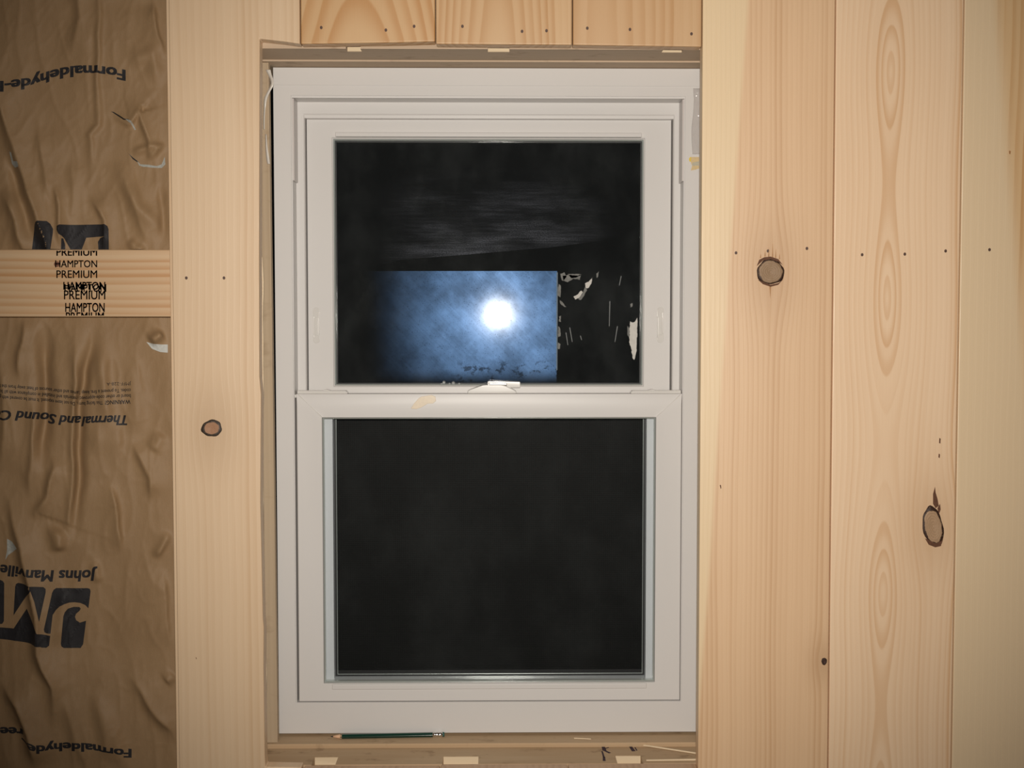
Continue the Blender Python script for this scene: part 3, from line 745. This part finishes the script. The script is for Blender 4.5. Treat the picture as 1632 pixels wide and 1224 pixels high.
# ------------------------------------------------------------------ pencil on the sill
R_ = 0.0036
zp = zS2 + R_ * 0.9
A = Vector((X(523, YF - 0.011), YF - 0.0115, zp)); B = Vector((X(707, YF - 0.006), YF - 0.0048, zp))
pen = tag(empty('pencil', (A + B) / 2), 'dark green hexagonal pencil lying on the window sill', 'pencil')
ax = (B - A).normalized(); Lp = (B - A).length
sd = Vector((0, 0, 1)).cross(ax).normalized(); up = ax.cross(sd)
def lathe(name, prof, n, m, bev=0.0, ph=0.0, smooth=False):
    bm = bmesh.new(); rings = []
    for t, r in prof:
        rings.append([bm.verts.new(A + ax * (t * Lp) + (sd * math.cos(2*PI*i/n + ph) + up * math.sin(2*PI*i/n + ph)) * r) for i in range(n)])
    for a, b_ in zip(rings, rings[1:]):
        for i in range(n): bm.faces.new((a[i], a[(i+1) % n], b_[(i+1) % n], b_[i]))
    bm.faces.new(rings[0][::-1]); bm.faces.new(rings[-1])
    return obj(name, bm, m, pen, bevel=bev, smooth=smooth)
lathe('lead', [(0.0, 0.0003), (0.022, 0.0011)], 10, M_lead, smooth=True)
lathe('sharpened_tip', [(0.0222, 0.0012), (0.098, 0.0035)], 18, M_tipw, smooth=True)
lathe('barrel', [(0.085, 0.0036), (0.10, 0.0037), (0.895, 0.0037)], 6, M_green, bev=0.0005)
lathe('ferrule', [(0.895, 0.0038), (0.92, 0.0038), (0.922, 0.0035), (0.93, 0.0038), (0.95, 0.0038), (0.952, 0.0035), (0.96, 0.0038), (0.982, 0.0037)], 20, M_ferr, smooth=True)
lathe('eraser', [(0.982, 0.0034), (0.996, 0.0033), (1.0, 0.0024)], 18, M_erase, smooth=True)

# splinters on the sill
def splinter(a, b_, r0, r1, label):
    d = (b_ - a); bm = bmesh.new(); n = 5
    s1 = Vector((0, 0, 1)).cross(d).normalized(); s2 = d.cross(s1).normalized(); L = []
    for t in (0, 0.3, 0.7, 1):
        p = a + d * t; r = r0 + (r1 - r0) * t
        L.append([bm.verts.new(p + (s1 * math.cos(2*PI*i/n) + s2 * math.sin(2*PI*i/n)) * r) for i in range(n)])
    for u, v in zip(L, L[1:]):
        for i in range(n): bm.faces.new((u[i], u[(i+1) % n], v[(i+1) % n], v[i]))
    bm.faces.new(L[0]); bm.faces.new(L[-1])
    tag(obj('wood_splinter', bm, M_raw_lit, None), label, 'splinter')
zq = zS + 0.0011
splinter(atz(1025, 1187.5, zq + 0.001), atz(1113, 1201, zq), 0.0010, 0.0011, 'long pale wood splinter slanting across the right end of the sill')
splinter(atz(1030, 1211.8, zq), atz(1112, 1210.6, zq), 0.0010, 0.0013, 'straight pale wood splinter along the front edge of the sill')
splinter(atz(915, 1176.5, zS2 + 0.0009), atz(942, 1177.8, zS2 + 0.0009), 0.0008, 0.0007, 'short pale splinter under the right half of the window frame')
# marker scribbles lie flat on the sill
def ink(strokes):
    for (xa, ya), (xb, yb), wd in strokes:
        zz = zS + 0.0003
        a, b_ = atz(xa, ya, zz), atz(xb, yb, zz); d = (b_ - a).normalized(); n = Vector((-d.y, d.x, 0)) * wd
        bm = bmesh.new(); v = []
        for h in (0, -0.0004):
            v.append([bm.verts.new(p + Vector((0, 0, h))) for p in (a + n * 0.8, a - n * 0.8, b_ - n, b_ + n)])
        bm.faces.new(v[0]); bm.faces.new(v[1][::-1])
        for i in range(4): bm.faces.new((v[0][i], v[1][i], v[1][(i+1) % 4], v[0][(i+1) % 4]))
        obj('ink_mark', bm, M_stamp, sl)
ink([((961, 1189), (963.5, 1196), 0.0028), ((963.5, 1196), (972, 1200), 0.0018), ((964, 1193), (970, 1191), 0.0008), ((959.5, 1197), (962.5, 1207), 0.0013),
     ((962.5, 1206), (963, 1212.5), 0.0020), ((1004.5, 1189), (1010, 1197), 0.0026), ((1012, 1191), (1015, 1196), 0.0009)])

# ================================================================== INSULATED BAY
zb0, zb1 = Z(505, BT, 130), Z(397.5, BT, 130)
xb0, xb1 = X(-178, 0.03), X(300, BT)
blk = tag(empty('blocking_board', ((xb0 + xb1) / 2, BT, zb0)), 'horizontal pine blocking stamped with lettering between the two insulation batts', 'timber')
bx('board', M_block, blk, xb0, xb1, BT + 0.0003, BT + 0.0383, zb0, zb1, bevel=0.002, seg=3)
def textmesh(s, bold=0.0, shear=0.0):
    cu = bpy.data.curves.new('t', 'FONT'); cu.body = s; cu.size = 1.0; cu.shear = shear
    cu.resolution_u = 3; cu.fill_mode = 'FRONT'
    ob = bpy.data.objects.new('t', cu); COL.objects.link(ob)
    dg = bpy.context.evaluated_depsgraph_get(); dg.update()
    me = bpy.data.meshes.new_from_object(ob.evaluated_get(dg))
    bpy.data.objects.remove(ob); bpy.data.curves.remove(cu)
    bm = bmesh.new()
    for ox, oy in (((-1, -0.6), (1, -0.6), (-1, 0.6), (1, 0.6), (0, 0)) if bold else ((0, 0),)):
        k = len(bm.verts); bm.from_mesh(me); bm.verts.ensure_lookup_table()
        for v in bm.verts[k:]: v.co.x += ox * bold; v.co.y += oy * bold
    bpy.data.meshes.remove(me)
    return bm
def width(s, bold=0.0):
    b = textmesh(s, bold); q = [v.co.x for v in b.verts]; r = (min(q), max(q)); b.free(); return r
_b = textmesh('H'); CAPH = max(v.co.y for v in _b.verts); _b.free()
def stamp(s, x0, x1, ytop, ybot, bold=0.0, clip=None, faded=False):
    bm = textmesh(s, bold); q = [v.co.x for v in bm.verts]; a, b_ = min(q), max(q)
    for v in bm.verts:
        px = x0 + (v.co.x - a) / (b_ - a) * (x1 - x0); py = ybot + (ytop - ybot) * v.co.y / CAPH
        p = at(px, py, BT); v.co = (p.x, BT - 0.0003, p.z)
    if clip:
        zc = Z(clip[0], BT, 130); g = bm.verts[:] + bm.edges[:] + bm.faces[:]
        bmesh.ops.bisect_plane(bm, geom=g, plane_co=(0, 0, zc), plane_no=(0, 0, 1 if clip[1] == 'above' else -1), clear_outer=True)
    obj('stamped_lettering', bm, M_stamp, blk)
stamp('PREMIUM', 90, 155, 396, 407.5, 0.022, (399.6, 'above'))
stamp('HAMPTON', 88, 155, 415, 426, 0.016)
stamp('PREMIUM', 90, 155, 431, 443, 0.012)
stamp('HAMPTON', 101, 168, 449.5, 461.5, 0.022)
stamp('HAMPTON', 103, 169.5, 453, 465, 0.018)
stamp('PREMIUM', 102, 168, 463, 477, 0.014)
stamp('HAMPTON', 104, 167, 483, 497, 0.022)
stamp('PREMIUM', 105, 166, 498, 511, 0.020, (503, 'below'))
bm = bmesh.new(); c = at(91, 421, BT); disc(bm, c.x, c.z, 0.0042, 0.0036, BT - 0.0003, BT + 0.003, 18)
obj('knot', bm, plain('small_knot', (0.22, 0.09, 0.05), rough=0.6, var=0.4, vs=400), blk)

sb = tag(empty('trim_1', (xb0, BT, 0)), kind='structure')
bx('stud', M_stud, sb, xb0 - 0.038, xb0 - 0.0005, BT, 0.108, 0.001, CEIL - 0.001, bevel=0.002)
sb = tag(empty('trim_2', (xb1, BT, 0)), kind='structure')
bx('stud', M_stud, sb, xb1 + 0.0005, xb1 + 0.0385, BT + 0.0005, 0.108, 0.001, CEIL - 0.001, bevel=0.002)

# kraft facing relief: (points, height m, width px, skew) creases
F_UP = [([(-60, 20), (0, 175), (30, 260), (72, 385), (90, 440), (110, 520)], .010, 13, 1), ([(12, 240), (25, 290), (60, 400)], -.006, 9, 0), ([(85, 290), (92, 340), (97, 400)], .007, 8, 1),
        ([(157, -60), (156, 60), (157, 200), (142, 215), (144, 310)], .0035, 5, 0), ([(144, 310), (150, 325), (165, 350), (168, 410)], .006, 7, 1),
        ([(120, -60), (125, 30), (112, 100)], .006, 16, 1), ([(0, 300), (25, 355), (45, 420)], .009, 15, 1), ([(185, 250), (215, 330), (262, 372)], .005, 12, 0),
        ([(175, 180), (205, 200), (222, 180), (235, 225), (240, 262)], .006, 6, 1), ([(245, 0), (252, 60), (262, 100)], .006, 9, -1), ([(200, 100), (240, 90), (256, 140)], .005, 14, 0),
        ([(205, 245), (240, 235), (262, 232)], .004, 6, 0), ([(236, 255), (264, 228)], .004, 5, 0), ([(60, 200), (75, 300), (80, 330)], .005, 14, 1), ([(115, 250), (118, 360)], .003, 14, 1),
        ([(205, 380), (215, 395), (235, 400)], .004, 7, 0), ([(195, 285), (240, 400)], .004, 14, 1), ([(258, 290), (262, 390)], -.005, 7, 0)]
F_LO = [([(72, 500), (76, 600), (70, 690), (66, 760)], -.010, 11, 0), ([(38, 500), (34, 545), (30, 560), (32, 610)], .006, 9, 1), ([(150, 505), (147, 545), (135, 590), (128, 640), (126, 720), (122, 830), (122, 870)], -.011, 9, 0),
        ([(120, 510), (118, 640), (115, 760), (110, 850), (90, 870)], .008, 11, 1), ([(84, 720), (88, 745), (75, 790), (58, 815), (56, 830)], .008, 12, 1), ([(0, 770), (15, 800), (26, 850), (40, 900), (52, 960), (62, 1040), (80, 1090), (88, 1180)], .013, 14, 1),
        ([(172, 760), (180, 800), (188, 850), (193, 885)], .006, 9, -1), ([(210, 700), (235, 760), (242, 800)], .006, 10, 1), ([(240, 720), (262, 690)], .004, 10, 0), ([(245, 890), (262, 860), (270, 845)], .005, 7, 0),
        ([(0, 1080), (25, 1120), (45, 1170), (55, 1230)], .013, 16, 1), ([(205, 1070), (235, 1120), (270, 1160), (285, 1190)], .007, 14, 1), ([(95, 1100), (120, 1180), (145, 1240)], .004, 18, 1),
        ([(165, 1110), (190, 1200), (200, 1240)], .004, 14, 0), ([(150, 1090), (165, 1160), (172, 1220)], .003, 10, 0), ([(160, 540), (164, 610), (170, 690)], .005, 10, 0), ([(205, 560), (215, 640), (222, 700)], .004, 14, 0),
        ([(150, 890), (155, 930)], .003, 8, 0), ([(258, 900), (268, 1000), (272, 1040)], .005, 12, -1), ([(95, 880), (92, 850), (100, 840)], .007, 10, 0), ([(5, 560), (8, 700), (0, 760)], .007, 18, 1),
        ([(140, 700), (200, 700)], .003, 26, 0), ([(240, 545), (262, 530)], .008, 8, 0), ([(262, 1085), (278, 1075)], .005, 8, 0), ([(48, 620), (52, 720), (46, 800)], .006, 12, 1), ([(100, 930), (98, 985), (88, 1030)], .003, 10, 0)]
def prep(folds):
    out = []
    for pts, amp, wd, sk in folds:
        L = [0.0]
        for (xa, ya), (xb, yb) in zip(pts, pts[1:]): L.append(L[-1] + math.hypot(xb - xa, yb - ya))
        ys = [p[1] for p in pts]; xs = [p[0] for p in pts]
        out.append((pts, amp, wd, sk, L, min(ys) - wd * 12, max(ys) + wd * 12, min(xs) - wd * 12, max(xs) + wd * 12))
    return out
def hgt(px, py, folds, seed):
    """relief of the paper: soft swells plus sharp one-sided creases that fade out at their ends"""
    h = 0.0
    wx = px + 5.0 * mn.noise(Vector((px * 0.03, py * 0.02, seed + 21)))
    for pts, amp, wd, sk, L, ya_, yb_, xa_, xb_ in folds:
        if py < ya_ or py > yb_ or px < xa_ or px > xb_: continue
        best = 1e9; sgn = 1; s_ = 0
        for i in range(len(pts) - 1):
            (xa, ya), (xb, yb) = pts[i], pts[i+1]
            dx, dyy = xb - xa, yb - ya
            t = ((wx - xa) * dx + (py - ya) * dyy) / (dx * dx + dyy * dyy); tc = min(1, max(0, t))
            qx, qy = wx - xa - dx * tc, py - ya - dyy * tc; d = math.hypot(qx, qy)
            if d < best: best = d; sgn = 1 if (qx * dyy - qy * dx) > 0 else -1; s_ = (L[i] + tc * (L[i+1] - L[i])) / L[-1]
        tp = min(1.0, s_ / 0.3, (1 - s_) / 0.3); tp = tp * tp * (3 - 2 * tp)
        if sk: f = math.exp(-(best / (wd * 0.5)) ** 1.3) if sgn * sk * amp < 0 else math.exp(-best / (wd * 2.6))
        else: f = 0.85 * math.exp(-(best / wd) ** 2) + 0.15 * math.exp(-best / (wd * 2))
        h += amp * f * tp * 1.5
    h += 0.0050 * mn.noise(Vector((px * 0.012, py * 0.0055, seed))) + 0.0010 * mn.noise(Vector((px * 0.035, py * 0.012, seed + 5)))
    rdg = 1 - abs(mn.noise(Vector((px * 0.028, py * 0.010, seed + 9)))) * 2.2
    h += 0.0012 * max(0, rdg) ** 3
    rd2 = 1 - abs(mn.noise(Vector((px * 0.05 + py * 0.02, py * 0.03, seed + 14)))) * 2.4
    h += 0.0006 * max(0, rd2) ** 4
    return h
F_UP = prep(F_UP); F_LO = prep(F_LO)
def surf(px, py, folds, seed):
    p = at(px, py, YI); h = hgt(px, py, folds, seed)
    edge = min(1, max(0, (px - 245 - py * 0.012) / 22.0)); h = h * (1 - 0.55 * edge)
    h = max(-0.016, min(0.0285, h))
    return Vector((p.x + 0.36 * h, YI - h, p.z))
def batt(name_label, y0, y1, folds, seed):
    root = tag(empty('insulation_batt', at(60, (y0 + y1) / 2, YI)), name_label, 'insulation')
    ys_ = []; y = y0
    while y < y1:
        ys_.append(y); y += 3.0 if -40 < y < 1260 else 16.0
    ys_.append(y1)
    xs = []
    x = -176.0
    while x < 299: xs.append(x); x += 2.5 if x > -12 else 8.0
    bm = bmesh.new(); prev = None
    for yy in ys_:
        row = [bm.verts.new(surf(xx, yy, folds, seed)) for xx in xs]
        if prev:
            for i in range(len(xs) - 1): bm.faces.new((prev[i], prev[i+1], row[i+1], row[i]))
        prev = row
    f = obj('kraft_facing', bm, M_kraft, root, smooth=True)
    a, b_ = at(-176, y0, YI), at(298, y1, YI)
    bx('fibreglass', M_fibre, root, a.x + 0.004, b_.x - 0.02, YI + 0.022, 0.105, b_.z + 0.002, a.z - 0.002)
    return root
zfl = 534 + 1790
b_up = batt('brown kraft-faced insulation batt above the stamped blocking board', -520, 398, F_UP, 3.1)
b_lo = batt('brown kraft-faced insulation batt below the stamped blocking board', 504, 2010, F_LO, 11.7)

def cutgrid(bm, step):
    for ax_ in (0, 1):
        q = [v.co[ax_] for v in bm.verts]
        if not q: return
        t = math.floor(min(q) / step) * step + step
        while t < max(q):
            no = Vector((1, 0, 0)) if ax_ == 0 else Vector((0, 1, 0))
            co = no * t
            bmesh.ops.bisect_plane(bm, geom=bm.verts[:] + bm.edges[:] + bm.faces[:], plane_co=co, plane_no=no)
            t += step
def drape(bm, root, folds, seed, name, off=0.0006):
    """bm holds pixel coordinates in x,y"""
    bmesh.ops.triangulate(bm, faces=bm.faces[:])
    cutgrid(bm, 3.0)
    for v in bm.verts:
        p = surf(v.co.x, v.co.y, folds, seed)
        v.co = p + Vector((0, -off, 0))
    return obj(name, bm, M_ink, root)
def lerp_tab(tab, x):
    tab = sorted(tab)
    if x <= tab[0][0]: return tab[0][1] + (x - tab[0][0]) * ((tab[1][1] - tab[0][1]) / (tab[1][0] - tab[0][0]))
    for (a, ya), (b_, yb) in zip(tab, tab[1:]):
        if x <= b_:
            return ya + (yb - ya) * (x - a) / (b_ - a)
    return tab[-1][1]
def print_line(s, xr, xl_, base, cap, root, folds, seed, bold=0.0, shear=0.0, anchor=None, name='printed_lettering'):
    """lettering printed upside down: starts at pixel xr, anchor text ends at xl_"""
    a0, a1 = width(anchor or s, bold)
    bm = textmesh(s, bold, shear)
    sc = (xr - xl_) / (a1 - a0)
    for v in bm.verts:
        px = xr - (v.co.x - a0) * sc; py = lerp_tab(base, px) + v.co.y / CAPH * cap
        v.co = (px, py, 0)
    g = bm.verts[:] + bm.edges[:] + bm.faces[:]
    bmesh.ops.bisect_plane(bm, geom=g, plane_co=(-30, 0, 0), plane_no=(-1, 0, 0), clear_outer=True)
    return drape(bm, root, folds, seed, name)
U = lambda tab, y0: [(x / 5.44, y0 + y / 5.44) for x, y in tab]
print_line('Formaldehyde-Free', 200.5, 8, U([(1090, 612), (990, 592), (870, 580), (780, 573), (665, 576), (600, 581), (530, 592), (440, 616), (345, 650), (270, 680), (200, 692), (130, 703), (60, 718), (0, 720)], 0),
           16.5, b_up, F_UP, 3.1, bold=0.042, anchor='Formaldehyde-')
A5 = [(1140, 1055), (1020, 1036), (940, 1022), (850, 1005), (735, 987), (690, 985), (620, 985), (535, 990), (460, 990), (380, 1000), (300, 990), (255, 965)]
print_line('Formaldehyde-', 210, 44, U(A5, 1000), 13.5, b_lo, F_LO, 11.7, bold=0.042, anchor='Formaldehyde')
print_line('ree', 37.5, 0, U([(200, 860), (120, 866), (0, 868)], 1000), 13.5, b_lo, F_LO, 11.7, bold=0.042)
print_line('Thermal', 206, 133, U([(1120, 555), (1000, 553), (840, 555), (725, 566)], 560), 15, b_lo, F_LO, 11.7, bold=0.034, shear=0.24)
print_line('and', 130, 97, U([(710, 566), (640, 560), (525, 552)], 560), 15, b_lo, F_LO, 11.7, bold=0.034, shear=0.24)
print_line('Sound Control', 91, 28.5, U([(500, 550), (400, 536), (300, 524), (155, 514), (0, 508)], 560), 15, b_lo, F_LO, 11.7, bold=0.034, shear=0.24, anchor='Sound')
cur = [(1135, 0), (900, 6), (760, 18), (700, 24), (600, 12), (470, 2), (350, -10), (0, -42)]
for s, anc, y0, bo in (('WARNING!', 'WARNING!', 418, 0.02), ):
    print_line(s, 208, 167.5, U([(x, y0 + d) for x, d in cur], 560), 6.2, b_lo, F_LO, 11.7, bold=0.024)
print_line('This facing burns. Do not leave exposed. It must be covered with gypsum', 164, 0, U([(x, 418 + d) for x, d in cur], 560), 5.6, b_lo, F_LO, 11.7, bold=0.016, anchor='This facing burns. Do not leave exposed. It must be covered with g')
print_line('board or other code-approved materials and installed in compliance with all building', 208.5, 0, U([(x, 370 + d) for x, d in cur], 560), 5.6, b_lo, F_LO, 11.7, bold=0.016, anchor='board or other code-approved materials and installed in compliance with all bu')
print_line('codes. To prevent a fire, keep flames and other sources of heat away from the facing', 208.5, 0, U([(x, 322 + d) for x, d in cur], 560), 5.6, b_lo, F_LO, 11.7, bold=0.016, anchor='codes. To prevent a fire, keep flames and other sources of heat away from the f')
print_line('JMFF-228-A', 209, 170, U([(1140, 266), (900, 268)], 560), 5.0, b_lo, F_LO, 11.7, bold=0.0)
print_line('Johns Manville', 155, 1, U([(840, 800), (640, 806), (490, 802), (400, 800), (280, 790), (200, 778), (100, 768), (0, 762)], 760), 17, b_lo, F_LO, 11.7, bold=0.036, shear=0.12)
def logo(polys, y0, root, folds, seed):
    for pts in polys:
        bm = bmesh.new()
        bm.faces.new([bm.verts.new((x / 5.44, y0 + y / 5.44, 0)) for x, y in pts]); bm.normal_update()
        drape(bm, root, folds, seed, 'printed_logo')
logo([[(-140, 110), (0, 130), (25, 140), (38, 160), (35, 490), (20, 515), (0, 515), (-60, 300)],
      [(160, 155), (380, 178), (400, 195), (400, 225), (345, 470), (305, 300), (270, 205), (118, 440), (133, 190), (140, 165)],
      [(235, 375), (325, 570), (440, 595), (430, 680), (405, 697), (370, 692), (355, 685), (0, 645), (-140, 630), (-140, 530), (0, 545), (120, 553)],
      [(490, 190), (760, 198), (780, 205), (787, 225), (768, 375), (740, 345), (700, 326), (650, 318), (600, 318), (560, 326), (520, 345), (490, 375), (460, 420), (442, 577), (405, 572), (390, 562), (385, 540), (455, 230), (468, 205)],
      [(590, 370), (640, 358), (690, 360), (702, 375), (690, 395), (662, 418), (652, 445), (662, 475), (695, 497), (748, 482), (722, 685), (700, 715), (555, 710), (535, 695), (530, 670), (552, 430), (565, 395)]], 900, b_lo, F_LO, 11.7)
logo([[(305, 870), (312, 848), (330, 838), (410, 838), (440, 860), (465, 905), (463, 940), (440, 1090), (280, 1090)],
      [(495, 880), (520, 868), (850, 860), (905, 862), (932, 878), (942, 905), (945, 1090), (855, 1090), (850, 1010), (870, 978), (905, 966), (860, 966), (750, 975), (705, 1090), (620, 1090), (560, 985), (540, 965), (512, 950), (495, 915)],
      [(535, 985), (552, 985), (568, 1040), (568, 1090), (530, 1090)]], 200, b_up, F_UP, 3.1)
# tears in the kraft, pale fibre showing
M_tear = plain('torn_paper_edge', (0.42, 0.42, 0.38), rough=0.9, spec=0.1, var=0.35, vs=300)
def tear(pts, root, folds, seed, m, name, off=0.0012):
    bm = bmesh.new(); bm.faces.new([bm.verts.new((x, y, 0)) for x, y in pts]); bm.normal_update()
    bmesh.ops.triangulate(bm, faces=bm.faces[:]); cutgrid(bm, 3.0)
    for v in bm.verts: v.co = surf(v.co.x, v.co.y, folds, seed) + Vector((0, -off, 0))
    obj(name, bm, m, root)
tear([(219, 257), (224, 262), (238, 263), (250, 265), (258, 262), (263, 250), (264, 262), (258, 268), (244, 267.5), (228, 266), (222, 264)], b_up, F_UP, 3.1, M_tear, 'torn_edge')
tear([(200, 190.5), (207, 193), (213, 199), (217, 207), (215, 208), (211, 201), (205, 196)], b_up, F_UP, 3.1, M_tear, 'torn_edge')
tear([(177, 178), (182, 179), (190, 184), (198, 190), (205, 191), (204, 192.5), (197, 192), (189, 186), (182, 181)], b_up, F_UP, 3.1, M_lead, 'tear_line', 0.001)
tear([(205, 245), (213, 252), (221, 258), (219.5, 259), (212, 254)], b_up, F_UP, 3.1, M_lead, 'tear_line', 0.001)
tear([(16, 243), (19, 245), (22, 258), (29, 260), (31, 268), (25, 268), (20, 262)], b_up, F_UP, 3.1, M_tear, 'torn_edge')
tear([(234, 545), (245, 548), (258, 549), (268, 549), (268, 562), (256, 561), (243, 556)], b_lo, F_LO, 11.7, M_fibre, 'torn_edge', 0.002)
tear([(12, 858), (20, 862), (28, 872), (22, 878), (14, 884), (9, 892), (12, 876)], b_lo, F_LO, 11.7, M_tear, 'torn_edge')
